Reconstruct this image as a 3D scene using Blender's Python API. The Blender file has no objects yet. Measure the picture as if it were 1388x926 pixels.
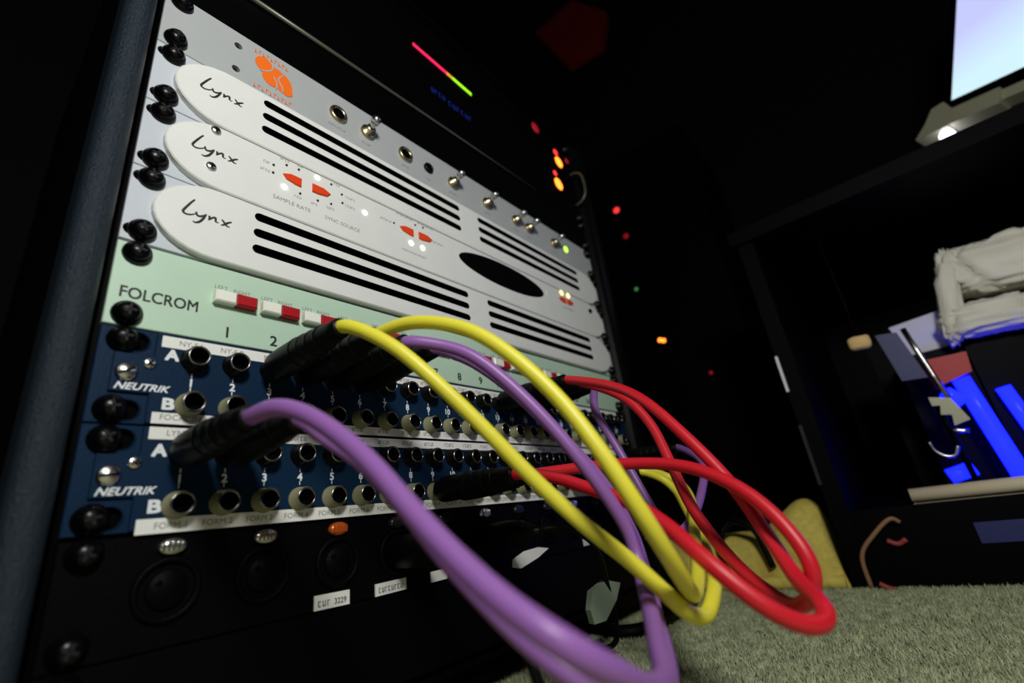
import bpy, bmesh, math, random
from mathutils import Vector, Matrix, noise
random.seed(7)
MM = 0.001
scene = bpy.context.scene
COL = scene.collection
PI = math.pi

# ------------------------------------------------------------------ camera
cam_d = bpy.data.cameras.new('camera')
cam = bpy.data.objects.new('camera', cam_d); COL.objects.link(cam)
CR = ((0.64649441, -0.75241684, -0.12615021),      # image right in world axes
      (0.19387411, 0.32195065, -0.92669337),       # image down
      (0.73787384, 0.57464483, 0.35401344))        # forward
mw = Matrix(((CR[0][0], -CR[1][0], -CR[2][0], -0.03529),
             (CR[0][1], -CR[1][1], -CR[2][1], -0.25268),
             (CR[0][2], -CR[1][2], -CR[2][2], -0.01535),
             (0, 0, 0, 1)))
cam.matrix_world = mw
cam_d.sensor_width = 36.0
cam_d.lens = 641.83 / 1388 * 36.0
cam_d.clip_start = 0.005; cam_d.clip_end = 50
cam_d.dof.use_dof = True
cam_d.dof.focus_distance = 0.30
cam_d.dof.aperture_fstop = 4.8
scene.camera = cam

# ------------------------------------------------------------------ world, lights, exposure
world = bpy.data.worlds.new('dark_room'); scene.world = world
world.use_nodes = True
world.node_tree.nodes['Background'].inputs[0].default_value = (1.0, 1.0, 1.0, 1)
world.node_tree.nodes['Background'].inputs[1].default_value = 0.0015

def light(name, kind, loc, power, color, size=0.03, target=None):
    d = bpy.data.lights.new(name, kind); d.energy = power; d.color = color
    if kind == 'AREA': d.shape = 'DISK'; d.size = size
    else: d.shadow_soft_size = size
    o = bpy.data.objects.new(name, d); COL.objects.link(o); o.location = Vector(loc) * MM
    if target is not None:
        o.rotation_euler = (Vector(target) * MM - o.location).to_track_quat('-Z', 'Y').to_euler()
    return o
light('room_lamp_offscreen', 'POINT', (-100, -450, 320), 9.2, (1.0, 0.99, 0.94), 0.05)
vs = scene.view_settings
vs.view_transform = 'Standard'; vs.look = 'None'; vs.gamma = 1.0; vs.exposure = 0.0
vs.use_curve_mapping = False

# ------------------------------------------------------------------ materials
def srgb(r, g, b):
    f = lambda c: (c / 255) / 12.92 if c / 255 <= 0.04045 else (((c / 255) + 0.055) / 1.055) ** 2.4
    return (f(r), f(g), f(b), 1)
M = {}
def mat(name, col, rough=0.5, metal=0.0, bump=0.0, scale=200.0, vary=0.0, emit=None, strength=0.0, spec=0.5):
    m = bpy.data.materials.new(name); m.use_nodes = True
    nt = m.node_tree; p = nt.nodes['Principled BSDF']
    p.inputs['Base Color'].default_value = col
    p.inputs['Roughness'].default_value = rough
    p.inputs['Metallic'].default_value = metal
    p.inputs['Specular IOR Level'].default_value = spec
    if bump or vary:
        tc = nt.nodes.new('ShaderNodeTexCoord'); nz = nt.nodes.new('ShaderNodeTexNoise')
        nz.inputs['Scale'].default_value = scale; nz.inputs['Detail'].default_value = 4
        nt.links.new(tc.outputs['Object'], nz.inputs['Vector'])
        if bump:
            b = nt.nodes.new('ShaderNodeBump'); b.inputs['Strength'].default_value = bump; b.inputs['Distance'].default_value = 0.001
            nt.links.new(nz.outputs['Fac'], b.inputs['Height']); nt.links.new(b.outputs['Normal'], p.inputs['Normal'])
        if vary:
            r = nt.nodes.new('ShaderNodeValToRGB')
            r.color_ramp.elements[0].position = 0.3; r.color_ramp.elements[1].position = 0.7
            c0 = tuple(c * (1 - vary) for c in col[:3]) + (1,); c1 = tuple(min(1, c * (1 + vary)) for c in col[:3]) + (1,)
            r.color_ramp.elements[0].color = c0; r.color_ramp.elements[1].color = c1
            nt.links.new(nz.outputs['Fac'], r.inputs['Fac']); nt.links.new(r.outputs['Color'], p.inputs['Base Color'])
    if emit:
        p.inputs['Emission Color'].default_value = emit; p.inputs['Emission Strength'].default_value = strength
    M[name] = m
    return m
mat('black_paint', (0.0014, 0.0014, 0.0018, 1), 0.5, bump=0.25, scale=900, spec=0.05)
mat('powder_coat', (0.012, 0.020, 0.030, 1), 0.38, bump=0.9, scale=1100, spec=0.22)
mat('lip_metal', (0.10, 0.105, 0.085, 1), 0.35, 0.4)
mat('post_black', (0.0015, 0.002, 0.002, 1), 0.4, spec=0.1)
mat('black_metal', (0.0012, 0.0012, 0.0015, 1), 0.45, spec=0.04)
mat('black_plastic', (0.0014, 0.0014, 0.0016, 1), 0.8, spec=0.03)
mat('white_panel', srgb(222, 224, 221), 0.42, 0.0, vary=0.02, scale=60)
mat('ear_metal', srgb(190, 196, 205), 0.4, 0.0)
mat('grey_panel', srgb(168, 172, 174), 0.42, 0.0, vary=0.02, scale=60)
mat('green_panel', srgb(182, 210, 188), 0.42, 0.0, vary=0.02, scale=30)
mat('patch_blue', srgb(16, 39, 64), 0.45, spec=0.08, bump=0.15, scale=900)
mat('screw_black', (0.0015, 0.0015, 0.002, 1), 0.28, spec=0.22)
mat('screw_glint', (0.02, 0.02, 0.024, 1), 0.4, 0.0, spec=0.12)
mat('steel', (0.62, 0.62, 0.6, 1), 0.25, 1.0)
mat('jack_rim', (0.22, 0.22, 0.21, 1), 0.25, 1.0)
mat('brass', (0.52, 0.45, 0.28, 1), 0.3, 1.0)
mat('jack_cream', srgb(138, 138, 108), 0.45, spec=0.3)
mat('jack_black', (0.002, 0.002, 0.002, 1), 0.4, spec=0.2)
mat('print_black', (0.008, 0.012, 0.010, 1), 0.6)
mat('print_grey', srgb(120, 122, 120), 0.7)
mat('print_white', srgb(225, 230, 235), 0.6)
mat('orange_print', srgb(240, 110, 20), 0.5)
mat('orange_button', srgb(226, 66, 14), 0.4)
mat('paper', srgb(232, 232, 228), 0.7)
mat('switch_white', srgb(236, 238, 226), 0.35)
mat('switch_red', srgb(170, 18, 28), 0.35)
mat('cable_purple', srgb(144, 96, 170), 0.42, bump=0.05, scale=300)
mat('cable_yellow', srgb(228, 220, 62), 0.42, bump=0.05, scale=300)
mat('cable_red', srgb(205, 24, 40), 0.42, bump=0.05, scale=300)
mat('cable_black', (0.0014, 0.0018, 0.0015, 1), 0.5, spec=0.12)
mat('boot_black', (0.0014, 0.0018, 0.0015, 1), 0.42, spec=0.12)
mat('led_white', (1, 1, 0.8, 1), 0.3, emit=(1, 1.0, 0.72, 1), strength=2.2)
mat('led_green', (0.4, 1, 0.05, 1), 0.3, emit=(0.45, 1, 0.05, 1), strength=2.2)
mat('led_mint', (0.8, 1, 0.9, 1), 0.3, emit=(0.8, 1, 0.85, 1), strength=1.6)
mat('led_amber', (1, 0.8, 0.3, 1), 0.3, emit=(1, 0.78, 0.25, 1), strength=2.5)
mat('led_orange', (1, 0.2, 0.02, 1), 0.3, emit=(1, 0.22, 0.02, 1), strength=3.5)
mat('led_red', (1, 0.05, 0.04, 1), 0.3, emit=(1, 0.04, 0.04, 1), strength=1.4)
mat('led_dim_red', (0.4, 0.01, 0.02, 1), 0.3, emit=(0.5, 0.01, 0.02, 1), strength=0.35)
mat('led_dim_green', (0.1, 0.4, 0.1, 1), 0.3, emit=(0.1, 0.4, 0.12, 1), strength=0.4)
mat('meter_red', (0.8, 0.02, 0.1, 1), 0.3, emit=(0.85, 0.02, 0.1, 1), strength=0.9)
mat('meter_yellow', (0.6, 0.35, 0.02, 1), 0.3, emit=(0.6, 0.33, 0.02, 1), strength=0.9)
mat('meter_green', (0.35, 0.8, 0.02, 1), 0.3, emit=(0.35, 0.85, 0.02, 1), strength=0.95)
mat('blue_print', srgb(24, 48, 150), 0.4)
mat('tab_orange', srgb(190, 90, 30), 0.35, 0.4)
mat('tab_dark', (0.03, 0.03, 0.03, 1), 0.3, 0.6)
mat('carpet', srgb(165, 165, 132), 0.95, bump=0.8, scale=260, vary=0.25, spec=0.1)
mat('carpet_pile', srgb(180, 186, 150), 0.95, vary=0.3, scale=120, spec=0.1)
mat('wall_dark', (0.010, 0.010, 0.011, 1), 0.9, spec=0.1, bump=0.2, scale=80)
mat('olive_canvas', srgb(226, 206, 100), 0.85, bump=0.3, scale=150, vary=0.12)
mat('screen_glow', (0, 0, 0, 1), 0.3, spec=0.1)
mat('silver_plastic', srgb(176, 176, 150), 0.4, 0.1)
mat('white_light', (1, 1, 1, 1), 0.3, emit=(0.85, 0.82, 1.0, 1), strength=4.0)
mat('bag_white', srgb(232, 230, 218), 0.5, vary=0.06, scale=30)
mat('pale_sheet', srgb(220, 220, 235), 0.5)
mat('red_card', srgb(190, 24, 30), 0.5)
mat('blue_plate', srgb(34, 42, 104), 0.5)
mat('blue_tube', (0.02, 0.03, 0.3, 1), 0.3, emit=(0.0015, 0.003, 1.0, 1), strength=12.0, spec=0.2)
mat('tan_rail', srgb(240, 226, 196), 0.5)
mat('tan', srgb(225, 190, 130), 0.6)
mat('pink', srgb(160, 66, 66), 0.6)
mat('dark_red_slab', srgb(150, 8, 16), 0.9, bump=0.5, scale=40)
mat('green_cloth', srgb(130, 145, 122), 0.8)
mat('brown_lead', srgb(150, 112, 82), 0.6)
mat('highlight_white', srgb(230, 230, 235), 0.4)
mat('edge_metal', (0.08, 0.08, 0.085, 1), 0.3, 0.8)
# the lit screen: a soft vertical blend between two window colours
nt = M['screen_glow'].node_tree; p = nt.nodes['Principled BSDF']
tc = nt.nodes.new('ShaderNodeTexCoord'); sp = nt.nodes.new('ShaderNodeSeparateXYZ'); rp = nt.nodes.new('ShaderNodeValToRGB')
nt.links.new(tc.outputs['Generated'], sp.inputs[0]); nt.links.new(sp.outputs['Z'], rp.inputs['Fac'])
rp.color_ramp.elements[0].position = 0.38; rp.color_ramp.elements[0].color = srgb(214, 246, 255)
rp.color_ramp.elements[1].position = 0.62; rp.color_ramp.elements[1].color = srgb(200, 206, 255)
nt.links.new(rp.outputs['Color'], p.inputs['Emission Color']); p.inputs['Emission Strength'].default_value = 1.0

# ------------------------------------------------------------------ mesh builder (millimetres)
class MB:
    def __init__(s): s.v = []; s.f = []; s.m = []; s.mats = []; s.smooth = []
    def mi(s, m):
        if m not in s.mats: s.mats.append(m)
        return s.mats.index(m)
    def add(s, vs, fs, m, smooth=False):
        o = len(s.v); s.v += [tuple(v) for v in vs]; k = s.mi(m)
        for f in fs: s.f.append(tuple(i + o for i in f)); s.m.append(k); s.smooth.append(smooth)
        return s
    def box(s, x0, x1, y0, y1, z0, z1, m):
        vs = [(x, y, z) for x in (x0, x1) for y in (y0, y1) for z in (z0, z1)]
        return s.add(vs, [(0, 1, 3, 2), (4, 6, 7, 5), (0, 4, 5, 1), (2, 3, 7, 6), (0, 2, 6, 4), (1, 5, 7, 3)], m)
    def prism(s, pts, y0, y1, m, bevel=0.0, smooth=False):
        """outline in x,z (counter-clockwise seen from the front, -y) pushed from y1 (back) to y0 (front)"""
        n = len(pts); vs = [(x, y1, z) for x, z in pts]
        if bevel:
            cx = sum(p[0] for p in pts) / n; cz = sum(p[1] for p in pts) / n
            vs += [(x, y0 + bevel, z) for x, z in pts]
            inn = []
            for i in range(n):
                a = Vector(pts[i - 1]); b = Vector(pts[i]); c = Vector(pts[(i + 1) % n])
                e1 = (b - a); e2 = (c - b)
                if e1.length < 1e-6 or e2.length < 1e-6: inn.append(b); continue
                n1 = Vector((-e1.y, e1.x)).normalized(); n2 = Vector((-e2.y, e2.x)).normalized()
                h = n1 + n2
                h = h / max(0.4, h.length_squared / 2) if h.length > 1e-6 else n1
                inn.append(b + h * bevel)
            vs += [(q.x, y0, q.y) for q in inn]
            rings = 3
        else:
            vs += [(x, y0, z) for x, z in pts]; rings = 2
        fs = [tuple(range(n))[::1]]
        for r in range(rings - 1):
            for i in range(n):
                j = (i + 1) % n
                fs.append((r * n + i, (r + 1) * n + i, (r + 1) * n + j, r * n + j))
        s.add(vs, fs, m, smooth)
        s.add([vs[(rings - 1) * n + i] for i in range(n)], [tuple(range(n))[::-1]], m)
        return s
    def lathe(s, cx, cz, prof, m, seg=24, sx=1.0, sz=1.0, smooth=True):
        """profile of (radius, y) turned round the -y axis"""
        vs = []; fs = []
        for r, y in prof:
            for i in range(seg):
                a = 2 * PI * i / seg
                vs.append((cx + r * sx * math.cos(a), y, cz + r * sz * math.sin(a)))
        for k in range(len(prof) - 1):
            for i in range(seg):
                j = (i + 1) % seg
                fs.append((k * seg + i, k * seg + j, (k + 1) * seg + j, (k + 1) * seg + i))
        return s.add(vs, fs, m, smooth)
    def tube(s, pts, r, m, seg=12, cap=True):
        P = [Vector(p) for p in pts]; n = len(P)
        rr = r if isinstance(r, (list, tuple)) else [r] * n
        vs = []; fs = []
        t = (P[1] - P[0]).normalized()
        u = t.orthogonal().normalized()
        for k in range(n):
            t2 = (P[min(k + 1, n - 1)] - P[max(k - 1, 0)]).normalized()
            q = t.rotation_difference(t2); u = q @ u; t = t2
            u = (u - t * u.dot(t)).normalized(); w = t.cross(u)
            for i in range(seg):
                a = 2 * PI * i / seg
                vs.append(P[k] + (u * math.cos(a) + w * math.sin(a)) * rr[k])
        for k in range(n - 1):
            for i in range(seg):
                j = (i + 1) % seg
                fs.append((k * seg + i, k * seg + j, (k + 1) * seg + j, (k + 1) * seg + i))
        if cap: fs += [tuple(range(seg))[::-1], tuple(range((n - 1) * seg, n * seg))]
        return s.add(vs, fs, m, True)
    def mesh(s, name):
        me = bpy.data.meshes.new(name)
        me.from_pydata([(x * MM, y * MM, z * MM) for x, y, z in s.v], [], s.f)
        for m in s.mats: me.materials.append(M[m])
        me.polygons.foreach_set('material_index', s.m); me.polygons.foreach_set('use_smooth', s.smooth)
        me.update()
        bm = bmesh.new(); bm.from_mesh(me); bmesh.ops.recalc_face_normals(bm, faces=bm.faces); bm.to_mesh(me); bm.free()
        return me
    def build(s, name, parent=None):
        return link(name, s.mesh(name), parent)

def link(name, me, parent=None, loc=(0, 0, 0)):
    """loc in millimetres, in world axes; things sit unrotated so child offsets are plain differences"""
    o = bpy.data.objects.new(name, me); COL.objects.link(o)
    o.location = Vector(loc) * MM
    if parent is not None:
        o.parent = parent
        o.location = Vector(loc) * MM - WORLD.get(parent.name, Vector((0, 0, 0)))
    WORLD[o.name] = Vector(loc) * MM
    return o
WORLD = {}
def tag(o, label, cat, group=None, kind=None):
    if label: o['label'] = label
    if cat: o['category'] = cat
    if group: o['group'] = group
    if kind: o['kind'] = kind
    return o
def thing(name, label, cat, loc=(0, 0, 0), group=None):
    o = link(name, None, None, loc); o.empty_display_size = 0.01
    return tag(o, label, cat, group)

def catmull(pts, per=8):
    P = [Vector(p) for p in pts]; P = [P[0] * 2 - P[1]] + P + [P[-1] * 2 - P[-2]]
    out = []
    for i in range(1, len(P) - 2):
        for k in range(per):
            t = k / per; a, b, c, d = P[i - 1], P[i], P[i + 1], P[i + 2]
            out.append(0.5 * ((2 * b) + (c - a) * t + (2 * a - 5 * b + 4 * c - d) * t * t + (3 * b - a - 3 * c + d) * t ** 3))
    out.append(P[-2]); return out
def smooth_path(pts, per=8, it=3):
    q = catmull(pts, per)
    for _ in range(it):
        q = [q[0]] + [(q[i - 1] + q[i] * 2 + q[i + 1]) / 4 for i in range(1, len(q) - 1)] + [q[-1]]
    return q

# flat lettering: one mesh that collects words lying on a panel face
def text_into(mb, s, x, z, size, y, m, width=None, shear=0.0, bold=0.0, align='LEFT', axis='front'):
    c = bpy.data.curves.new('t', 'FONT'); c.body = s; c.size = size; c.shear = shear; c.resolution_u = 3
    o = bpy.data.objects.new('t', c); COL.objects.link(o)
    dg = bpy.context.evaluated_depsgraph_get()
    me = bpy.data.meshes.new_from_object(o.evaluated_get(dg))
    vs = [v.co.copy() for v in me.vertices]; fs = [tuple(p.vertices) for p in me.polygons]
    bpy.data.objects.remove(o); bpy.data.curves.remove(c); bpy.data.meshes.remove(me)
    if not vs: return
    x0 = min(v.x for v in vs); x1 = max(v.x for v in vs)
    k = (width / (x1 - x0)) if width else 1.0
    off = x - x0 * k if align == 'LEFT' else x - (x0 + x1) / 2 * k
    for i, (ox, oz) in enumerate(((0, 0),) if not bold else ((0, 0), (bold, bold), (-bold, -bold), (bold, -bold), (-bold, bold))):
        mb.add([(off + v.x * k + ox, y - i * 0.004, z + v.y + oz) for v in vs], fs, m)

def scribble(mb, x, z, w, h, y, m):
    """print too small to read in the photograph: letter-like strokes only"""
    n = max(2, int(w / (h * 0.8))); p = w / n; t = h * 0.16
    for i in range(n):
        a = x + i * p
        mb.prism(rect(a, a + t, z, z + h), y, y + 0.06, m)
        k = (i * 7 + int(x)) % 3
        if k != 1: mb.prism(rect(a, a + p * 0.6, z + h - t, z + h), y - 0.01, y + 0.05, m)
        if k != 2: mb.prism(rect(a, a + p * 0.6, z, z + t), y - 0.02, y + 0.04, m)
        if k == 1: mb.prism(rect(a + p * 0.5, a + p * 0.5 + t, z, z + h), y - 0.03, y + 0.03, m)

def obround(x0, x1, zc, h, n=8):
    r = h / 2; pts = []
    for i in range(n + 1):
        a = -PI / 2 + PI * i / n; pts.append((x1 - r + r * math.cos(a), zc + r * math.sin(a)))
    for i in range(n + 1):
        a = PI / 2 + PI * i / n; pts.append((x0 + r + r * math.cos(a), zc + r * math.sin(a)))
    return pts
def ellipse(cx, cz, a, b, n=40):
    return [(cx + a * math.cos(2 * PI * i / n), cz + b * math.sin(2 * PI * i / n)) for i in range(n)]
def rect(x0, x1, z0, z1): return [(x0, z0), (x1, z0), (x1, z1), (x0, z1)]

def cut_plate(name, outline, y0, y1, m, bevel, holes, parent):
    """a plate with real openings through it"""
    me = MB().prism(outline, y0, y1, m, bevel).mesh(name)
    bm = bmesh.new(); bm.from_mesh(me); bmesh.ops.remove_doubles(bm, verts=bm.verts, dist=1e-7); bmesh.ops.recalc_face_normals(bm, faces=bm.faces); bm.to_mesh(me); bm.free()
    if not holes: return link(name, me, parent)
    c = MB()
    for h in holes: c.prism(h, y0 - 3, y1 + 3, m)
    cm = c.mesh('cutter')
    bm = bmesh.new(); bm.from_mesh(cm); bmesh.ops.remove_doubles(bm, verts=bm.verts, dist=1e-7); bmesh.ops.recalc_face_normals(bm, faces=bm.faces); bm.to_mesh(cm); bm.free()
    a = bpy.data.objects.new('a', me); k = bpy.data.objects.new('k', cm); COL.objects.link(a); COL.objects.link(k)
    md = a.modifiers.new('cut', 'BOOLEAN'); md.operation = 'DIFFERENCE'; md.solver = 'EXACT'; md.object = k
    res = bpy.data.meshes.new_from_object(a.evaluated_get(bpy.context.evaluated_depsgraph_get()))
    bpy.data.objects.remove(a); bpy.data.objects.remove(k); bpy.data.meshes.remove(cm); bpy.data.meshes.remove(me)
    res.name = name
    return link(name, res, parent)

U = 44.45; W = 482.6
FLOOR = -125.0

# ------------------------------------------------------------------ the room
def quadobj(name, mb, m_kind='structure'):
    o = mb.build(name); o['kind'] = m_kind; return o
quadobj('floor', MB().box(-1500, 3000, -2500, 1500, FLOOR - 20, FLOOR, 'carpet'))
quadobj('wall_back', MB().box(-1500, 3000, 900, 940, FLOOR, 2600, 'wall_dark'))
quadobj('wall_right', MB().box(1650, 1690, -2500, 900, FLOOR, 2600, 'wall_dark'))
quadobj('ceiling', MB().box(-1500, 3000, -2500, 1500, 2600, 2640, 'wall_dark'))
# carpet pile: uncountable tufts over the stretch of floor in view
mb = MB(); tv = []; tf = []
for i in range(70000):
    x = random.uniform(230, 598); y = random.uniform(-330, 60)
    h = random.uniform(2.2, 5.5); r = random.uniform(0.6, 1.5); a = random.uniform(0, 6.28)
    dx = random.gauss(0, 1.8); dy = random.gauss(0, 1.8); o = len(tv)
    for k in range(3):
        b = a + k * 2.094; tv.append((x + r * math.cos(b), y + r * math.sin(b), FLOOR - 0.5))
    tv.append((x + dx, y + dy, FLOOR + h))
    tf += [(o, o + 1, o + 3), (o + 1, o + 2, o + 3), (o + 2, o, o + 3)]
me = bpy.data.meshes.new('carpet_pile')
me.from_pydata([(x * MM, y * MM, z * MM) for x, y, z in tv], [], tf); me.materials.append(M['carpet_pile'])
o = link('carpet_pile', me); tag(o, 'short beige grey carpet pile covering the floor', 'carpet', kind='stuff')

# ------------------------------------------------------------------ the rack frame
rack = thing('equipment_rack', 'tall black steel equipment rack frame holding the stacked audio units', 'rack', (0, 0, FLOOR))
RT = 11 * U + 8
def post_outline(x0, x1, yf, yb, n=12):
    """plan outline (x,y): rounded at the front"""
    r = (x1 - x0) / 2; cx = (x0 + x1) / 2
    return [(x1, yb)] + [(cx + r * math.cos(-PI * i / n), yf + r + r * math.sin(-PI * i / n)) for i in range(n + 1)] + [(x0, yb)]
def upright(name, x0, x1, yf, yb, z0, z1, m):
    pts = post_outline(x0, x1, yf, yb); n = len(pts)
    vs = [(x, y, z0) for x, y in pts] + [(x, y, z1) for x, y in pts]
    fs = [tuple(range(n)), tuple(range(n, 2 * n))] + [(i, (i + 1) % n, n + (i + 1) % n, n + i) for i in range(n)]
    return MB().add(vs, fs, m, False).build(name, rack)
upright('front_post', -18.5, -5.6, -24, 6, FLOOR + 0.2, RT, 'powder_coat')
upright('front_post', W + 3, W + 40, -10, 12, FLOOR + 0.2, RT, 'post_black')
MB().box(-17, -14, 6, 420, FLOOR + 25, RT, 'black_paint').build('side_panel', rack)
MB().box(W + 36, W + 40, 12, 420, FLOOR + 25, RT, 'black_paint').build('side_panel', rack)
MB().box(-17, W + 40, -4, 420, RT, RT + 4, 'black_paint').build('top_panel', rack)
MB().box(-14, W + 36, 417, 420, FLOOR + 25, RT, 'black_paint').build('back_panel', rack)
MB().box(-14, W + 36, 4, 417, FLOOR + 28, FLOOR + 32, 'black_paint').build('base_plate', rack)
for x in (-1.6, W - 17):
    MB().box(x if x < 0 else x, (x + 18), 3.3, 6, FLOOR + 32, RT, 'black_metal').build('mounting_rail', rack)
for x in (-2, W + 24):
    for y in (380, 400):
        pass
    b = MB(); b.box(x - 4, x + 8, 380, 410, FLOOR + 0.2, FLOOR + 28, 'black_metal'); b.build('foot', rack)

# ------------------------------------------------------------------ shared small parts
sc = MB()
sc.lathe(0, 0, [(6.1, 0.2), (6.1, -0.9), (5.5, -2.6), (4.9, -3.1), (4.7, -3.4), (4.5, -4.4), (3.4, -5.6), (1.8, -6.2), (0.01, -6.4)], 'screw_black', 24)
for a in (0.5, 0.5 + PI / 2):
    c, s_ = math.cos(a), math.sin(a)
    pts = [(-2.6, -0.5), (2.6, -0.5), (2.6, 0.5), (-2.6, 0.5)]
    sc.prism([(x * c - z * s_, x * s_ + z * c) for x, z in pts], -6.45, -5.0, 'screw_glint')
SCREW = sc.mesh('rack_screw')
sl = MB(); sl.prism(obround(-7.4, 4.9, 0, 6.5), 2.6, 3.25, 'black_plastic'); SLOT = sl.mesh('ear_slot')
sl = MB(); sl.prism(obround(-4.9, 7.4, 0, 6.5), 2.6, 3.25, 'black_plastic'); SLOTR = sl.mesh('ear_slot')
def screws(parent, k, h=1, slots=False, y=0.0, dx=0.0):
    for right in (False, True):
        for z in (k * U + 6.35, (k + h) * U - 6.35):
            x = (W - 8.2 - dx) if right else 8.2 + dx
            ob = link('rack_screw', SCREW, parent, (x + random.uniform(-.25, .25), y, z + random.uniform(-.1, .1)))
            ob.rotation_euler = (0, random.uniform(0, 6), 0)
            if slots: link('ear_slot', SLOTR if right else SLOT, parent, (x, y, z))
def chassis(parent, k, depth=260, m='black_metal', h=1):
    MB().box(20, W - 20, 3.2, depth, k * U + 1.0, (k + h) * U - 1.0, m).build('chassis', parent)
def unit(name, label, cat, k, group=None):
    return thing(name, label, cat, (0, 0, k * U), group)

# ------------------------------------------------------------------ vented covers and converter, k = 3, 4, 5
def d_plate(zc, h, x0=10.0, x1=W - 10.0, a=29.0, n=16):
    b = h / 2; pts = []
    for i in range(n + 1):
        t = -PI / 2 + PI * i / n; pts.append((x1 - a + a * math.cos(t), zc + b * math.sin(t)))
    for i in range(n + 1):
        t = PI / 2 + PI * i / n; pts.append((x0 + a + a * math.cos(t), zc + b * math.sin(t)))
    return pts
SCRIPT = [
    [(5.0, 11.5), (3.6, 9.0), (1.8, 5.2), (0.8, 2.8), (1.1, 1.6), (2.6, 1.2), (4.6, 2.0), (6.0, 3.2)],
    [(6.3, 4.6), (6.5, 3.0), (7.6, 2.4), (9.3, 3.4), (10.6, 5.0)],
    [(10.6, 5.0), (9.6, 2.2), (8.2, -0.6), (6.4, -2.0), (5.2, -1.6)],
    [(11.9, 4.9), (12.2, 3.2), (11.8, 2.0)],
    [(11.9, 2.3), (13.4, 4.2), (14.6, 4.9), (14.9, 3.8), (15.0, 2.5), (16.4, 2.4)],
    [(17.6, 5.2), (18.8, 3.8), (20.0, 2.2), (21.6, 2.0)],
    [(22.2, 5.6), (20.4, 4.2), (18.8, 2.4), (17.4, 1.4)],
]
def script_logo(parent, x, z, y, k=1.08):
    b = MB()
    for st in SCRIPT:
        q = smooth_path([(x + a * k, y, z + c * k * 0.95) for a, c in st], 6, 1)
        n = len(q)
        b.tube(q, [0.26 + 0.42 * math.sin(PI * (0.15 + 0.8 * i / (n - 1))) for i in range(n)], 'print_black', 6)
    # flatten to a thin print on the face
    b.v = [(vx, y + (vy - y) * 0.12, vz) for vx, vy, vz in b.v]
    return b.build('script_lettering', parent)
def vent_slots(parent, zc, y):
    for xa, xb in ((57.5, 232.0), (256.0, 430.5)):
        for dz in (11.0, 0.2, -10.6):
            b = MB(); zz = zc + 3.2 + dz      # added black sleeve standing in for shade inside the opening, closed at the back
            b.prism(obround(xa, xb, zz, 5.6), 2.4, 3.5, 'black_plastic')
            o_ = obround(xa, xb, zz, 5.62); i_ = obround(xa + 0.35, xb - 0.35, zz, 4.9); n = len(o_)
            b.add([(x, y - 0.05, z) for x, z in o_] + [(x, y - 0.05, z) for x, z in i_] + [(x, 2.5, z) for x, z in i_],
                  [(i, (i + 1) % n, n + (i + 1) % n, n + i) for i in range(n)] + [(n + i, n + (i + 1) % n, 2 * n + (i + 1) % n, 2 * n + i) for i in range(n)], 'black_plastic')
            b.build('vent_slot', parent)
def white_unit(name, label, cat, k, vents, group=None):
    t = unit(name, label, cat, k, group); zc = (k + 0.5) * U
    slots = [obround(xa, xb, zc + 3.2 + dz, 5.6) for xa, xb in ((57.5, 232.0), (256.0, 430.5)) for dz in (11.0, 0.2, -10.6)] if vents else []
    ears = [obround(x0, x1, z, 6.6) for z in (k * U + 6.35, (k + 1) * U - 6.35) for x0, x1 in ((0.7, 13.15), (W - 13.15, W - 0.7))]
    cut_plate('ear_plate', rect(0, W, k * U + 0.25, (k + 1) * U - 0.25), 0, 3.2, 'ear_metal', 0.25, slots + ears, t)
    cut_plate('front_plate', d_plate(zc, U - 0.9), -4.2, 0.05, 'white_panel', 0.7, slots, t)
    chassis(t, k); screws(t, k, slots=True)
    if vents: vent_slots(t, zc, -4.2)
    script_logo(t, 21.8, zc - 1.5, -4.22)
    return t
white_unit('vent_panel', 'white oval ended vented panel resting directly on the pale green mixer', 'vent panel', 3, True)
conv = white_unit('audio_converter', 'white oval ended converter with orange buttons and black oval window', 'audio unit', 4, False)
white_unit('vent_panel', 'white oval ended vented panel just below the grey switch panel', 'vent panel', 5, True)
YF = -4.2
# converter front details
b = MB(); b.prism(ellipse(287.5, 206.5, 62, 13.2, 48), YF - 0.15, YF + 0.3, 'black_plastic'); b.build('display_window', conv)
def half_button(cx, cz, w, h, flip):
    pts = [(cx - w * .5, cz + h * .15), (cx - w * .3, cz - h * .3), (cx + w * .2, cz - h * .5), (cx + w * .5, cz - h * .5), (cx + w * .5, cz + h * .5), (cx - w * .1, cz + h * .5)]
    if flip: pts = [(2 * cx - x, z) for x, z in pts][::-1]
    return MB().prism(pts, YF - 1.2, YF + 0.2, 'orange_button', 0.3).build('push_button', conv)
for cx, cz, w, fl in ((78, 207.5, 12, 0), (98, 208, 13, 1), (169, 208, 13, 0), (188, 208.5, 14, 1), (385, 209.5, 13, 0), (401, 210, 13, 1)):
    half_button(cx, cz, w, 6.4, fl)
def led(parent, x, z, r, m, y, name='indicator_light', sx=1):
    b = MB(); b.lathe(x, z, [(r, y + 0.2), (r, y - 0.4), (r * 0.75, y - 0.9), (0.01, y - 1.1)], m, 14, sx); return b.build(name, parent)
for x, z, r, m in ((95, 218.3, 1.9, 'led_white'), (73.4, 199, 1.9, 'led_white'), (131.6, 207, 2.2, 'led_mint'), (173, 198, 2.3, 'led_white'), (184.5, 198, 2.3, 'led_white'), (386.3, 218.6, 3.0, 'led_amber'), (399.5, 218.8, 3.0, 'led_amber'), (356, 209.5, 1.6, 'print_white')):
    led(conv, x, z, r, m, YF)
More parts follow.
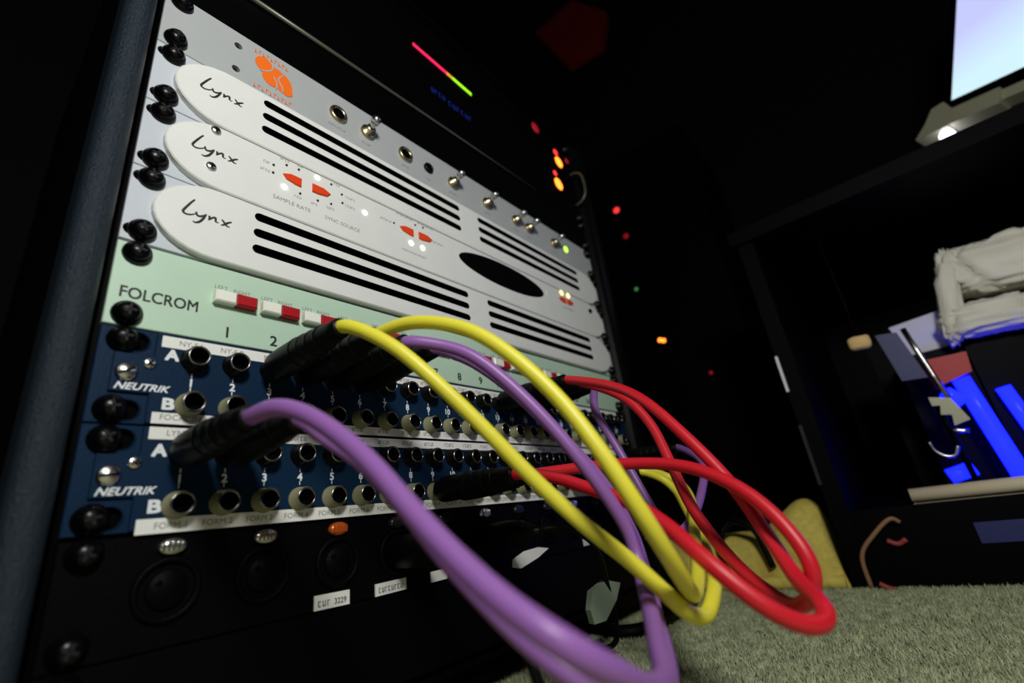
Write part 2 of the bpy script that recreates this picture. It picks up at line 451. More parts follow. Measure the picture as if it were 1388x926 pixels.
for x, z in ((66, 212), (66, 206), (74, 216.5), (82, 217.5), (83.5, 199), (105, 218), (113, 213.5), (113.5, 206.5), (105, 201.5), (95.5, 199.5), (157, 209.5), (178, 217), (186, 218)):
    led(conv, x, z, 0.75, 'print_black', YF, 'unlit_light')
b = MB(); b.lathe(444, 211, [(2.6, YF + .1), (2.6, YF - 2), (2, YF - 2.6), (0.01, YF - 2.6)], 'black_metal', 16); b.build('power_switch', conv)
b = MB()
for s, x, z, sz in (('SAMPLE RATE', 67, 187.6, 4.0), ('SYNC SOURCE', 101, 187.8, 4.0)):
    text_into(b, s, x, z, sz, YF - 0.05, 'print_grey')
for x, z, w in ((58.5, 205, 6), (60, 211.3, 4.5), (70, 219.3, 6), (81, 220, 5), (80, 194.8, 5), (107, 219, 5), (116, 212.4, 8), (116, 205, 8), (102, 197, 6), (91, 195, 5), (145, 208.5, 10), (160, 219.5, 17), (181, 219.8, 17), (164, 188.5, 24), (193, 208, 14), (384, 200, 22)):
    scribble(b, x, z, w, 1.7, YF - 0.08, 'print_grey')
b.build('lettering', conv)['kind'] = 'stuff'
for x, z in ((32.8, 217.6), (32.6, 191.3)):
    b = MB(); b.lathe(x, z, [(2.7, YF + .1), (2.7, YF - 0.8), (2.0, YF - 1.4), (0.01, YF - 1.5)], 'steel', 18)
    b.prism([(x - 0.3, z - 1.6), (x + 0.3, z - 1.6), (x + 0.3, z + 1.6), (x - 0.3, z + 1.6)], YF - 1.56, YF - 1, 'black_metal'); b.prism([(x - 1.6, z - 0.3), (x + 1.6, z - 0.3), (x + 1.6, z + 0.3), (x - 1.6, z + 0.3)], YF - 1.56, YF - 1, 'black_metal')
    b.build('machine_screw', conv)

# ------------------------------------------------------------------ grey preamp, k = 6
pre = unit('preamp', 'grey switch panel with orange round emblem and metal toggle switches', 'audio unit', 6)
cut_plate('front_plate', rect(0, W, 6 * U + 0.25, 7 * U - 0.25), 0, 3.2, 'grey_panel', 0.3, [ellipse(40.8, z, 2.5, 2.5, 18) for z in (299, 278.3)], pre)
chassis(pre, 6); screws(pre, 6)
for z in (299, 278.3):
    b = MB(); b.prism(ellipse(40.8, z, 2.45, 2.45, 16), 2.8, 3.5, 'black_plastic'); b.build('mounting_hole', pre)
b = MB()
NB = []
def blob(cx, cz, a, bb, rot=0):
    NB.append(1)
    c, s_ = math.cos(rot), math.sin(rot)
    b.prism([(cx + (x - cx) * c - (z - cz) * s_, cz + (x - cx) * s_ + (z - cz) * c) for x, z in ellipse(cx, cz, a, bb, 20)], -0.3 - 0.02 * len(NB), 0.1 + 0.02 * len(NB), 'orange_print')
blob(57.5, 296, 6, 6.5); blob(62, 287, 5.5, 6.5, .4); blob(70, 289, 6.8, 9, 0.3); blob(65, 294, 7, 5); blob(73, 283.5, 4.5, 4)
for q in ([(55, 289), (59, 291), (62.5, 295), (63, 300)], [(66, 280), (66.5, 285), (64, 290)], [(70.5, 281), (70, 285), (67, 290), (70, 296)]):
    e = MB().tube(smooth_path([(x, -0.5, z) for x, z in q], 4, 1), 0.45, 'grey_panel', 6)
    b.add([(x, -0.5 + (y + 0.5) * 0.15, z) for x, y, z in e.v], e.f, 'grey_panel')
b.build('emblem', pre)
b = MB()
for z, x0, n in ((304.5, 51, 9), (273.5, 52, 10)):
    for i in range(n):      # the worn orange lettering is too small to read: short letter-like strokes
        x = x0 + i * 2.6
        b.prism(rect(x, x + 0.6, z - 1.6, z + 1.6), -0.25, 0.1, 'orange_print')
        b.prism(rect(x, x + 1.8, z + (1.1 if i % 2 else -1.6), z + (1.6 if i % 2 else -1.1)), -0.25, 0.1, 'orange_print')
b.build('emblem_lettering', pre)['kind'] = 'stuff'
def socket(parent, x, z, r, m, name='socket'):
    b = MB(); b.lathe(x, z, [(r, 0.1), (r, -1.8), (r * .88, -2.6), (r * .66, -2.6), (r * .6, -2.0)], m, 24); b.lathe(x, z, [(r * .62, -2.2), (r * .6, -0.5), (0.01, -0.5)], 'black_plastic', 24); return b.build(name, parent)
socket(pre, 112.3, 290.5, 7.2, 'brass'); socket(pre, 175.5, 290.5, 7.2, 'brass'); socket(pre, 201, 290.5, 5.0, 'jack_black')
for x in (138, 231, 278, 324, 347, 396):
    b = MB(); z = 290.0
    b.lathe(x, z, [(6.2, 0.1), (6.2, -2.2), (5.2, -2.8), (4.2, -2.8), (3.9, -6.5), (2.2, -7)], 'brass', 6 if False else 18)
    q = [(x, -5, z), (x, -7, z + .8), (x, -9, z + 1.8), (x, -11, z + 2.8)]
    b.tube(q, [1.6, 1.9, 2.6, 3.6], 'steel', 14)
    b.tube([(x, -10.8, z + 2.7), (x, -13, z + 3.7), (x, -15, z + 4.6), (x, -16.2, z + 5.2)], [3.6, 4.0, 3.0, 0.5], 'steel', 14)
    b.build('toggle_switch', pre)
led(pre, 423, 292.5, 4.2, 'led_green', 0)
b = MB()
for x, w in ((105, 14), (133, 9), (172, 8), (198, 6), (226, 10), (273, 9), (319, 9), (342, 9), (391, 9)):
    scribble(b, x, 277, w, 2.0, -0.1, 'print_grey')
b.build('lettering', pre)['kind'] = 'stuff'

# ------------------------------------------------------------------ blank panel k = 7 with rounded lip, and meter unit k = 8..11
bl = unit('blank_panel', 'plain black panel with a rounded lip above the grey switch panel', 'rack panel', 7)
MB().prism(rect(0, W, 7 * U + 0.4, 8 * U - 0.4), 0, 3.2, 'black_metal', 0.3).build('front_plate', bl)
MB().tube([(2, -2.0, 347), (120, -2.0, 351), (250, -2.0, 354.5), (374, -2.0, 357)], [2.3, 1.6, 1.0, 0.7], 'lip_metal', 12).build('lip', bl)  # radius tapers to imitate the highlight fading along the lip
screws(bl, 7)
mu = unit('meter_unit', 'black unit with a red and green level meter and orange lights', 'audio unit', 8)
MB().prism(rect(0, W, 8 * U + 0.3, 11 * U - 0.3), 0, 3.2, 'black_metal', 0.3).build('front_plate', mu)
chassis(mu, 8, 200, h=3); screws(mu, 8, 3)
seg = MB().prism(rect(-1.9, 1.9, -2.0, 2.0), -0.8, 0.1, 'meter_red', 0.2).mesh('meter_segment')
segs = {'meter_red': seg, 'meter_yellow': MB().prism(rect(-1.9, 1.9, -2, 2), -0.8, 0.1, 'meter_yellow', 0.2).mesh('meter_segment'),
        'meter_green': MB().prism(rect(-1.9, 1.9, -2, 2), -0.8, 0.1, 'meter_green', 0.2).mesh('meter_segment')}
for i in range(20):
    f = i / 19
    link('meter_segment', segs['meter_red' if i < 11 else 'meter_yellow' if i < 13 else 'meter_green'], mu, (195.5 + f * 78.5, 0, 443.4 - f * 4.6))
b = MB(); scribble(b, 214, 396, 20, 6, -0.1, 'blue_print'); scribble(b, 237, 394, 36, 6.5, -0.1, 'blue_print'); b.build('blue_lettering', mu)['kind'] = 'stuff'
for x, z, r, m in ((451, 447, 8.5, 'led_orange'), (438, 402, 9.0, 'led_orange'), (404, 478, 8.0, 'led_dim_red'), (447, 462, 5, 'led_red'), (434, 418, 4, 'led_red'), (476, 464, 4.5, 'led_dim_red')):
    led(mu, x, z, r, m, 0)
b = MB(); b.tube(smooth_path([(478, 2, 440), (478, -8, 438), (478, -16, 430), (478, -18, 412), (478, -16, 396), (478, -8, 388), (478, 2, 387)], 5, 1), 1.6, 'lip_metal', 12); b.build('rack_handle', mu)

# ------------------------------------------------------------------ pale green summing mixer, k = 2
fm = unit('summing_mixer', 'pale green mixer panel with rows of white and red paired switches', 'audio unit', 2)
MB().prism(rect(0, W, 2 * U + 0.45, 3 * U - 1.1), 0, 3.2, 'green_panel', 0.35).build('front_plate', fm)
chassis(fm, 2); screws(fm, 2)
b = MB(); text_into(b, 'FOLCROM', 4.2, 103.3, 8.2, -0.06, 'print_black', 31.4, bold=0.13)
b.build('name_lettering', fm)
for i in range(16):
    b = MB(); text_into(b, str(i + 1), 50.2 + 23.8 * i, 92.6, 8.4, -0.06, 'print_black', align='C', bold=0.16); b.build('channel_number', fm)
b = MB()
for i in range(16):
    text_into(b, 'LEFT', 42.2 + 23.8 * i, 119.2, 3.2, -0.06, 'print_grey'); text_into(b, 'RIGHT', 51.5 + 23.8 * i, 119.2, 3.0, -0.06, 'print_grey')
b.build('small_lettering', fm)['kind'] = 'stuff'
sw = {}
for m in ('switch_white', 'switch_red'):
    sw[m] = MB().prism(rect(-5.1, 5.1, -3.3, 3.3), -5.0, 0.1, m, 0.7).mesh('push_switch')
for i in range(16):
    for dx, m in ((-5.4, 'switch_white'), (5.2, 'switch_red')):
        link('push_switch', sw[m], fm, (52.4 + 23.8 * i + dx - 0.2, 0, 113.6))

# ------------------------------------------------------------------ patch bays, k = 1 and k = 0
JX = lambda n: 36.3 + 18.2 * (n - 1)
YP = -1.6
def jack_mesh(body):
    b = MB()
    b.lathe(0, 0, [(5.9, 0.2), (5.9, -0.8), (5.3, -1.2), (5.2, -7.0), (4.9, -7.6)], body, 24)
    b.lathe(0, 0, [(4.9, -7.6), (4.6, -8.0), (4.1, -8.0), (3.9, -7.4)], 'jack_rim', 24)
    b.lathe(0, 0, [(3.9, -7.4), (3.8, -1.0), (0.01, -1.0)], 'black_plastic', 20)
    return b.mesh('jack')
JA = jack_mesh('jack_black'); JB = jack_mesh('jack_cream')
def patch_bay(k, label, strips):
    t = unit('patch_bay', label, 'patch bay', k); z0 = k * U
    cut_plate('back_plate', rect(0, W, z0 + 0.3, z0 + U - 0.3), 0, 3.2, 'patch_blue', 0.4, [obround(3.3, 18.2, z0 + zc, 8.9) for zc in (6.35, U - 6.35)], t)
    pts = [(6, 14), (20.5, 14), (20.5, 0.8), (W - 20.5, 0.8), (W - 20.5, 14), (W - 6, 14), (W - 6, 31.8), (W - 20.5, 31.8), (W - 20.5, U - 0.8), (20.5, U - 0.8), (20.5, 31.8), (6, 31.8)]
    MB().prism([(x, z + z0) for x, z in pts], YP, 0.1, 'patch_blue', 0.35).build('front_plate', t)
    chassis(t, k); screws(t, k)
    for zc in (6.35, U - 6.35):
        b = MB(); q = obround(2.5, 19, z0 + zc, 10.5); qi = obround(3.3, 18.2, z0 + zc, 8.9)
        n = len(q)
        b.add([(x, -0.05, z) for x, z in q] + [(x, -0.5, z) for x, z in qi], [(i, (i + 1) % n, n + (i + 1) % n, n + i) for i in range(n)], 'patch_blue'); b.prism([(x * 0.999 + 0.01, z) for x, z in qi], 2.8, 3.25, 'black_plastic')
        b.build('slot_recess', t)
    for n in range(1, 25):
        link('jack', JA, t, (JX(n), YP, z0 + 32.5)); link('jack', JB, t, (JX(n), YP, z0 + 10.0))
    b = MB(); y = YP - 0.05
    text_into(b, 'NEUTRIK', 7.8, z0 + 15.1, 4.4, y, 'print_white', 20.3, shear=0.35, bold=0.1)
    text_into(b, 'A', 27.3, z0 + 31.0, 7.2, y, 'print_white', 5.2, align='C', bold=0.3); text_into(b, 'B', 28.3, z0 + 7.5, 7.2, y, 'print_white', 4.4, align='C', bold=0.3)
    for n in range(1, 25):
        text_into(b, str(n), JX(n) - 0.2, z0 + 19.2, 5.4, y, 'print_white', align='C', bold=0.16)
        x = JX(n) - 0.2
        b.prism(rect(x - 0.22, x + 0.22, z0 + 17.0, z0 + 18.9), y, YP + .05, 'print_white'); b.prism(rect(x - 0.22, x + 0.22, z0 + 23.6, z0 + 25.6), y, YP + .05, 'print_white')
    b.build('lettering', t)
    for z, words, zh, x1 in strips:
        s = MB().prism([(22.5, z), (x1, z), (x1, z + zh), (22.5, z + zh)], YP - 0.35, YP + 0.1, 'paper').build('label_strip', t)
        b = MB()
        for i, w in enumerate(words):
            if w == '~': scribble(b, JX(i + 1) - 6, z + 1.8, 9, 2.2, YP - 0.5, 'print_grey')
            elif w: text_into(b, w, JX(i + 1) - 1.5, z + 1.7, 3.7, YP - 0.42, 'print_grey', align='C')
        b.build('strip_lettering', s)
    b = MB(); b.lathe(11, z0 + 23, [(4.2, YP + .1), (4.2, YP - 1), (3.3, YP - 1.9), (0.01, YP - 2.2)], 'steel', 20)
    ang = 0.5 if k else 0.1; c, s_ = math.cos(ang), math.sin(ang)
    b.prism([(11 + x * c - z * s_, z0 + 23 + x * s_ + z * c) for x, z in ((-3.2, -.45), (3.2, -.45), (3.2, .45), (-3.2, .45))], YP - 2.25, YP - 1.2, 'black_metal'); b.build('slotted_screw', t)
    b = MB(); b.lathe(19, z0 + 28, [(2.6, YP + .1), (2.6, YP - .6), (1.9, YP - 1.1), (0.01, YP - 1.2)], 'steel', 18)
    for q in (0.8, 0.8 + PI / 2):
        c, s_ = math.cos(q), math.sin(q)
        b.prism([(19 + x * c - z * s_, z0 + 28 + x * s_ + z * c) for x, z in ((-1.5, -.3), (1.5, -.3), (1.5, .3), (-1.5, .3))], YP - 1.3, YP - .6, 'black_metal')
    b.build('machine_screw', t)
    return t
patch_bay(1, 'blue patch bay directly under the pale green mixer', [
    (U + 36.9, ['NY-F L', 'NY-F R', 'NY'] + ['~'] * 15 + [''] * 6, 5.6, W - 22),
    (U + 0.75, ['FOCAL IN 1'] + ['~'] * 17 + [''] * 6, 5.0, W - 22)])
patch_bay(0, 'blue patch bay directly above the black connector panel', [
    (38.2, ['LYNX 1'] + ['~'] * 17 + [''] * 6, 5.4, W - 22),
    (-1.0, ['FORM %d' % (i + 1) for i in range(16)] + [''] * 8, 6.0, W - 22)])

# ------------------------------------------------------------------ connector panel, k = -1, and blank at the bottom, k = -2
xp = unit('connector_panel', 'black panel of round three pin sockets with oval release tabs', 'connector panel', -1)
MB().prism(rect(0, W, -U + 0.3, -1.2), 0, 3.2, 'black_paint', 0.3).build('front_plate', xp)
chassis(xp, -1, 120); screws(xp, -1)
for i in range(12):
    x = 36.6 + 38.4 * i; z = -23.0
    b = MB(); b.lathe(x, z, [(12.6, 0.1), (12.6, -1.4), (11.8, -2.0), (10.6, -2.0), (10.2, -1.2)], 'black_paint', 32)
    b.lathe(x, z, [(10.2, -1.2), (10.0, 1.5), (0.01, 1.5)], 'black_plastic', 28)
    b.lathe(x, z, [(7.6, 1.6), (7.6, -1.0), (7.2, -1.6), (0.01, -1.6)], 'black_paint', 24)
    for a in (PI / 2 + 0.9, PI / 2 - 0.9, -PI / 2):
        b.lathe(x + 4 * math.cos(a), z + 4 * math.sin(a), [(1.4, -1.65), (0.01, -1.65)], 'black_plastic', 10)
    so = b.build('socket', xp)
    m = 'tab_orange' if i == 2 else ('steel' if i < 2 or i in (5, 8) else 'tab_dark')
    b = MB(); b.lathe(x, -6.6, [(5.6, -0.2), (5.6, -1.6), (4.6, -2.6), (2.5, -3.1), (0.01, -3.2)], m, 22, 1.0, 0.62)
    for r in range(-2, 3):
        b.prism(rect(x + r * 1.7 - 0.35, x + r * 1.7 + 0.35, -8.4, -4.8), -3.5, -2.2, m)
    b.build('release_tab', so)
b = unit('blank_panel', 'plain black panel at the foot of the rack under the sockets', 'rack panel', -2)
MB().prism(rect(0, W, -2 * U + 0.3, -U - 0.4), 0, 3.2, 'black_paint', 0.3).build('front_plate', b); screws(b, -2)

# paper tags stuck under the sockets: each one is a thing
def paper_tag(x0, x1, zb, zt, tilt, label, word=None, y=-0.6, pts=None):
    q = pts or [(x0, zb), (x1, zb + tilt), (x1, zt + tilt), (x0, zt)]
    b = MB(); b.prism(q, y - 0.35, 0.05, 'paper')
    if word:
        c = MB(); scribble(c, 0, 0, (x1 - x0) * (0.38 if word != '~' else 0.8), 2.6, 0, 'print_grey')
        if word != '~': text_into(c, word, (x1 - x0) * 0.46, 0, 3.8, 0, 'print_grey', (x1 - x0) * 0.34, bold=0.05)
        b.add([(x0 + (x1 - x0) * .1 + vx, y - 0.4, zb + 1.4 + tilt * (vx / (x1 - x0)) + vz) for vx, vy, vz in c.v], c.f, 'print_grey')
    o = b.build('paper_tag'); tag(o, label, 'paper tag')
paper_tag(100.5, 120, -44.0, -37.2, -0.3, 'white paper tag with two printed words below the orange release tab', '3229')
paper_tag(136, 157, -44.0, -37.8, 0.3, 'white paper tag with one printed line, second along the black sockets', '~')
paper_tag(176, 189, -43.5, -37.5, 0.3, 'white paper tag partly hidden behind the thick purple cable')
paper_tag(0, 0, 0, 0, 0, 'torn white paper tag with a pointed end under the sockets', pts=[(253, -46), (262, -48), (284, -43.5), (299, -38.5), (286, -36.2), (268, -37), (254, -41)])
paper_tag(352, 372, -43, -36, 0.2, 'small grey white paper tag beside the yellow cable')

# ------------------------------------------------------------------ patch cords
CORDS = {
 'P1':((0, 'A', 1),(1, 'A', 5),[(39.0, -86.0, 33.0), (44.0, -98.0, 28.0), (48.0, -112.0, 18.0), (50.0, -127.0, 6.0), (51.0, -141.0, -7.0), (51.0, -157.0, -20.0), (51.0, -173.0, -31.0), (53.0, -186.0, -39.0), (64.0, -190.0, -47.0), (84.0, -186.0, -56.0), (105.0, -180.0, -60.0), (124.0, -170.0, -58.0), (142.8, -160.4, -54.3), (160.5, -150.7, -47.6), (171.0, -144.6, -38.4), (170.5, -142.5, -23.2), (159.2, -135.3, 1.9), (150.0, -124.0, 26.0), (140.0, -111.0, 48.0), (130.0, -98.0, 65.0), (121.0, -86.0, 73.0)]),
 'P3':((0, 'A', 2),(1, 'A', 6),[(62.0, -78.0, 25.0), (70.0, -91.0, 13.0), (75.0, -106.0, -3.0), (78.0, -122.0, -21.0), (79.0, -140.0, -36.0), (80.0, -155.0, -47.0), (84.0, -168.0, -56.0), (99.0, -173.0, -65.0), (123.0, -171.0, -69.0), (142.0, -163.0, -64.0), (160.0, -153.0, -58.0), (176.0, -145.0, -51.0), (185.0, -139.0, -41.0), (189.4, -134.2, -25.6), (182.7, -126.5, -0.3), (169.4, -114.2, 24.4), (155.0, -101.0, 49.0), (144.0, -90.0, 64.0), (138.0, -81.0, 72.0)]),
 'P2':((1, 'A', 15),(0, 'A', 23),[(294.0, -69.0, 59.0), (294.0, -79.0, 34.0), (294.0, -89.0, 8.0), (294.0, -99.0, -19.0), (300.0, -105.0, -36.0), (312.6, -109.5, -35.9), (333.0, -114.1, -24.8), (363.6, -113.5, -6.9), (394.0, -108.0, 13.0)]),
 'Y1':((1, 'A', 3),(0, 'B', 18),[(78.0, -83.0, 72.0), (86.0, -95.0, 61.0), (96.0, -106.0, 45.0), (109.0, -117.0, 25.0), (124.0, -129.0, 1.0), (137.0, -141.0, -19.0), (148.3, -152.5, -34.7), (156.5, -160.4, -47.5), (167.0, -163.4, -56.7), (180.8, -164.4, -61.1), (195.0, -164.0, -57.0), (214.1, -160.0, -51.0), (246.8, -146.7, -44.4), (290.7, -128.0, -33.5), (325.2, -110.4, -22.0), (352.2, -96.0, -9.9), (357.0, -84.8, 2.0)]),
 'Y2':((1, 'A', 4),(0, 'B', 19),[(94.0, -91.0, 77.0), (99.0, -108.0, 72.0), (105.0, -124.0, 63.0), (112.0, -139.0, 47.0), (119.0, -153.0, 26.0), (123.0, -165.0, 2.0), (129.0, -172.0, -19.0), (141.4, -173.0, -35.0), (160.5, -168.6, -47.1), (179.8, -162.4, -52.8), (196.7, -157.7, -51.9), (213.9, -153.0, -47.0), (244.1, -143.3, -37.6), (285.2, -129.4, -27.9), (327.2, -115.3, -16.5), (364.4, -97.2, -5.2), (373.2, -84.0, 3.0)]),
 'R1':((1, 'A', 13),(0, 'B', 9),[(244.0, -111.0, 61.0), (233.0, -137.0, 43.0), (226.0, -159.0, 16.0), (221.0, -177.0, -11.0), (210.4, -189.6, -35.5), (194.4, -199.5, -50.4), (177.4, -208.6, -55.5), (172.0, -210.0, -59.0), (166.0, -208.0, -60.0), (160.0, -203.0, -58.0), (154.0, -195.0, -51.0), (153.0, -182.0, -38.0), (161.7, -164.8, -23.9), (173.1, -144.3, -13.2), (178.1, -122.3, -4.6), (181.6, -98.8, 4.6)]),
 'R2':((1, 'A', 14),(0, 'B', 10),[(269.0, -106.0, 58.0), (267.0, -123.0, 35.0), (259.0, -133.0, 10.0), (247.0, -144.0, -18.0), (237.0, -157.0, -38.0), (227.0, -170.0, -52.0), (214.0, -184.0, -60.0), (206.8, -192.9, -62.6), (201.1, -201.2, -57.7), (199.2, -204.9, -48.3), (200.8, -202.6, -37.9), (205.0, -194.0, -24.0), (210.0, -180.0, -11.0), (216.0, -159.0, 0.0), (218.0, -134.0, 6.0), (212.0, -105.0, 9.0)]),
}
CINFO = {
 'P1': ('cable_purple', 'thick purple patch cord plugged into jack A1, sweeping out in front of the rack'),
 'P3': ('cable_purple', 'purple patch cord running just behind the other long purple one, from jack A2'),
 'P2': ('cable_purple', 'short purple patch cord looping at the far end of the patch bays'),
 'Y1': ('cable_yellow', 'yellow patch cord from jack A3, straight slanting run hanging lowest'),
 'Y2': ('cable_yellow', 'yellow patch cord from jack A4 arching high over the purple cord'),
 'R1': ('cable_red', 'red patch cord whose loop reaches lowest over the carpet'),
 'R2': ('cable_red', 'red patch cord with the smaller inner loop beside the other red cord'),
}
PL = -71.0
def plug(parent, jx, jz, m):
    b = MB(); y0 = YP - 7.9
    b.lathe(jx, jz, [(0.01, y0 + 3), (3.6, y0 + 3), (3.6, y0 + 0.2)], 'steel', 18)
    prof = [(4.4, y0 + 0.3), (7.2, y0 + 0.2), (7.9, y0 - 2), (8.1, y0 - 12), (7.9, -32), (7.4, -42), (6.5, -52), (5.7, -60), (5.2, -66), (4.9, PL - 0.5), (4.2, PL - 1.5), (2.5, PL - 1.6)]
    b.lathe(jx, jz, prof, 'boot_black', 24)
    for y in (-36, -43, -50, -57):
        r = 8.0 - (abs(y) - 32) * 0.075
        b.lathe(jx, jz, [(r - .5, y + 1.2), (r + 0.25, y + 0.8), (r + 0.25, y - 0.8), (r - .6, y - 1.2)], 'boot_black', 24)
    return b.build('plug', parent)
for key, (ja, jb, pts) in CORDS.items():
    m, lab = CINFO[key]
    ends = []
    for bb, row, n in (ja, jb):
        ends.append((JX(n), bb * U + (32.5 if row == 'A' else 10.0)))
    t = thing('patch_cable', lab, 'cable', (ends[0][0], PL, ends[0][1]), 'patch cords')
    path = [(ends[0][0], PL + 6, ends[0][1]), (ends[0][0], PL - 3, ends[0][1])] + list(pts) + [(ends[1][0], PL - 3, ends[1][1]), (ends[1][0], PL + 6, ends[1][1])]
    MB().tube(smooth_path(path, 8, 6), 3.2, m, 16).build('cable', t)
    for x, z in ends: plug(t, x, z, m)

# black leads from the connector panel and on the floor
t = thing('microphone_lead', 'thin black lead hanging from a socket near the orange release tab', 'cable', (151.8, -2, -23))
b = MB(); b.lathe(151.8, -23, [(9.2, -1.0), (9.4, -20), (8.2, -34), (4.2, -44), (3.0, -50), (0.1, -50)], 'boot_black', 22); b.build('plug', t)
MB().tube(smooth_path([(151.8, -44, -23), (150, -55, -23.5), (142, -72, -27), (133, -92, -36), (130, -106, -54), (133, -114, -80), (145, -112, -108), (170, -95, -120), (215, -60, -121), (240, -25, -121.4)], 8, 3), 2.2, 'cable_black', 10).build('cable', t)
t = thing('microphone_lead', 'thin black lead arching from a socket behind the yellow cable', 'cable', (228.6, -2, -23))
b = MB(); b.lathe(228.6, -23, [(9.2, -1.0), (9.4, -20), (8.2, -34), (4.2, -44), (3.0, -50), (0.1, -50)], 'boot_black', 22); b.build('plug', t)
MB().tube(smooth_path([(228.6, -44, -23), (232, -53, -22), (244, -60, -24), (270, -60, -34), (296, -50, -52), (312, -41, -68), (322, -37, -90), (335, -24, -114), (350, 20, -122.3), (360, 110, -122.3)], 8, 3), 2.2, 'cable_black', 10).build('cable', t)
fc = MB().tube(smooth_path([(448, 109, -118.6), (404, 45, -118.6), (388, 4, -118.6), (404, -18, -118.6), (452, -22, -118.6), (500, -20, -118.6), (536, -8, -118.6), (560, 30, -118.6)], 8, 3), 6.3, 'cable_black', 14).build('floor_cable')
tag(fc, 'thick black cable curving across the carpet in front of the rack', 'cable')
b = MB()
g = [(283, -42, -80), (289, -42, -69), (311, -42, -65), (331, -42, -70), (321, -42, -80), (301, -42, -90), (285, -42, -89)]
q = [(x + 2.5, y + 6, z) for x, y, z in g]; n = len(g)
b.add(g + q, [tuple(range(n)), tuple(range(2 * n - 1, n - 1, -1))] + [(i, (i + 1) % n, n + (i + 1) % n, n + i) for i in range(n)], 'green_cloth')
o = b.build('cloth_flag'); tag(o, 'folded pale green cloth scrap hanging on a thin black lead', 'cloth')

# ------------------------------------------------------------------ olive bag beyond the rack
b = MB(); nx, ny = 40, 22; vs = []; fs = []
prof = []
def bag_pt(u_, v_):
    """u_ along the bag (0..1), v_ around its section (0..1)"""
    y = 70 - 222 * u_
    hgt = (58 + 34 * math.exp(-((u_ - 0.86) / 0.16) ** 2)) * min(1, max(0.0, (1 - u_) / 0.05)) ** 0.35
    a = PI * v_
    x = 655 - 46 * math.cos(a) * (1.0 + 0.12 * math.sin(9 * u_))
    z = FLOOR + 1 + hgt * max(0.0, math.sin(a)) ** 0.55
    nn = noise.noise(Vector((u_ * 7, v_ * 4, 1.3))) * 7
    return (x + nn, y + noise.noise(Vector((u_ * 5, v_ * 6, 7))) * 6, max(FLOOR + 1, z + nn * math.sin(a)))
for i in range(nx + 1):
    for j in range(ny + 1): vs.append(bag_pt(i / nx, j / ny))
for i in range(nx):
    for j in range(ny):
        a = i * (ny + 1) + j; fs.append((a, a + 1, a + ny + 2, a + ny + 1))
fs.append(tuple(range(ny + 1))); fs.append(tuple(nx * (ny + 1) + j for j in range(ny + 1)))
b.add(vs, fs, 'olive_canvas', True)
bag = thing('canvas_bag', 'slumped olive yellow canvas bag on the carpet past the rack', 'bag', (655, -60, FLOOR))
b.build('body', bag)
MB().tube(smooth_path([(612, -30, -105), (604, -32, -70), (610, -50, -48), (606, -75, -60), (604, -84, -100)], 8, 2), 4, 'cable_black', 8).build('strap', bag)
MB().tube(smooth_path([(607, 60, FLOOR + 8), (603, 0, FLOOR + 9), (603, -70, FLOOR + 9), (604, -150, FLOOR + 8)], 6, 1), 7, 'olive_canvas', 10).build('hem', bag)

# ------------------------------------------------------------------ black desk at the right
desk = thing('desk', 'black desk with open shelf standing to the right of the rack', 'desk', (600, -157, FLOOR))
MB().box(598, 1150, -175, -157, FLOOR + .2, 285, 'black_paint').build('side_panel', desk)
MB().box(598, 1150, -1300, -1282, FLOOR + .2, 285, 'black_paint').build('side_panel', desk)
MB().box(590, 1170, -1310, -150, 285, 305, 'black_paint').build('desk_top', desk)
MB().box(606, 1150, -1282, -175, -68, -50, 'black_paint').build('shelf', desk)
MB().box(604, 616, -1282, -175, FLOOR + 2, -68, 'black_paint').build('kick_panel', desk)
MB().box(1140, 1150, -1282, -175, -50, 285, 'black_paint').build('back_panel', desk)
MB().box(596, 598.5, -159.5, -156.5, 86, 130, 'highlight_white').build('edge_highlight', desk)  # pale strip put in for the highlight streak on the desk edge
MB().box(596, 598.5, -160, -156.5, -20, 46, 'edge_metal').build('edge_trim', desk)
b = MB(); b.box(602.5, 604.2, -330, -268, -88, -70, 'blue_plate'); b.build('blue_patch', desk)  # thin blue rectangle on the face of the kick panel

# shelf contents
r = MB(); r.box(622, 650, -600, -230, -50.2, -36, 'tan_rail'); r.tube([(622, -230, -42), (622, -400, -42), (622, -600, -42)], 7.0, 'tan_rail', 12)
o = r.build('wooden_rail'); tag(o, 'pale tan wooden rail lying along the front of the desk shelf', 'rail')
pc = thing('open_computer', 'open computer on the desk shelf with blue glowing tubes inside', 'computer', (720, -320, -50))
MB().box(690, 860, -500, -240, -50, -44, 'black_metal').build('base_tray', pc)
MB().box(850, 860, -500, -240, -44, 165, 'black_metal').build('back_tray', pc)
def bar(p0, p1, r, m, name, parent=pc): return MB().tube([p0, (Vector(p0) * .67 + Vector(p1) * .33), (Vector(p0) * .33 + Vector(p1) * .67), p1], r, m, 12).build(name, parent)
bar((718, -315, 74), (720, -327, -44), 8.5, 'blue_tube', 'light_tube')
bar((745, -348, 58), (748, -362, -44), 7.0, 'blue_tube', 'light_tube')
bar((716, -268, -30), (716, -292, -24), 8, 'blue_tube', 'light_tube')
bar((705, -296, 60), (712, -306, 48), 8, 'blue_tube', 'light_tube')
bar((690, -284, 142), (690, -296, 50), 3.0, 'steel', 'frame_rail')
bar((690, -284, 50), (690, -288, -44), 3.0, 'black_metal', 'frame_rail')
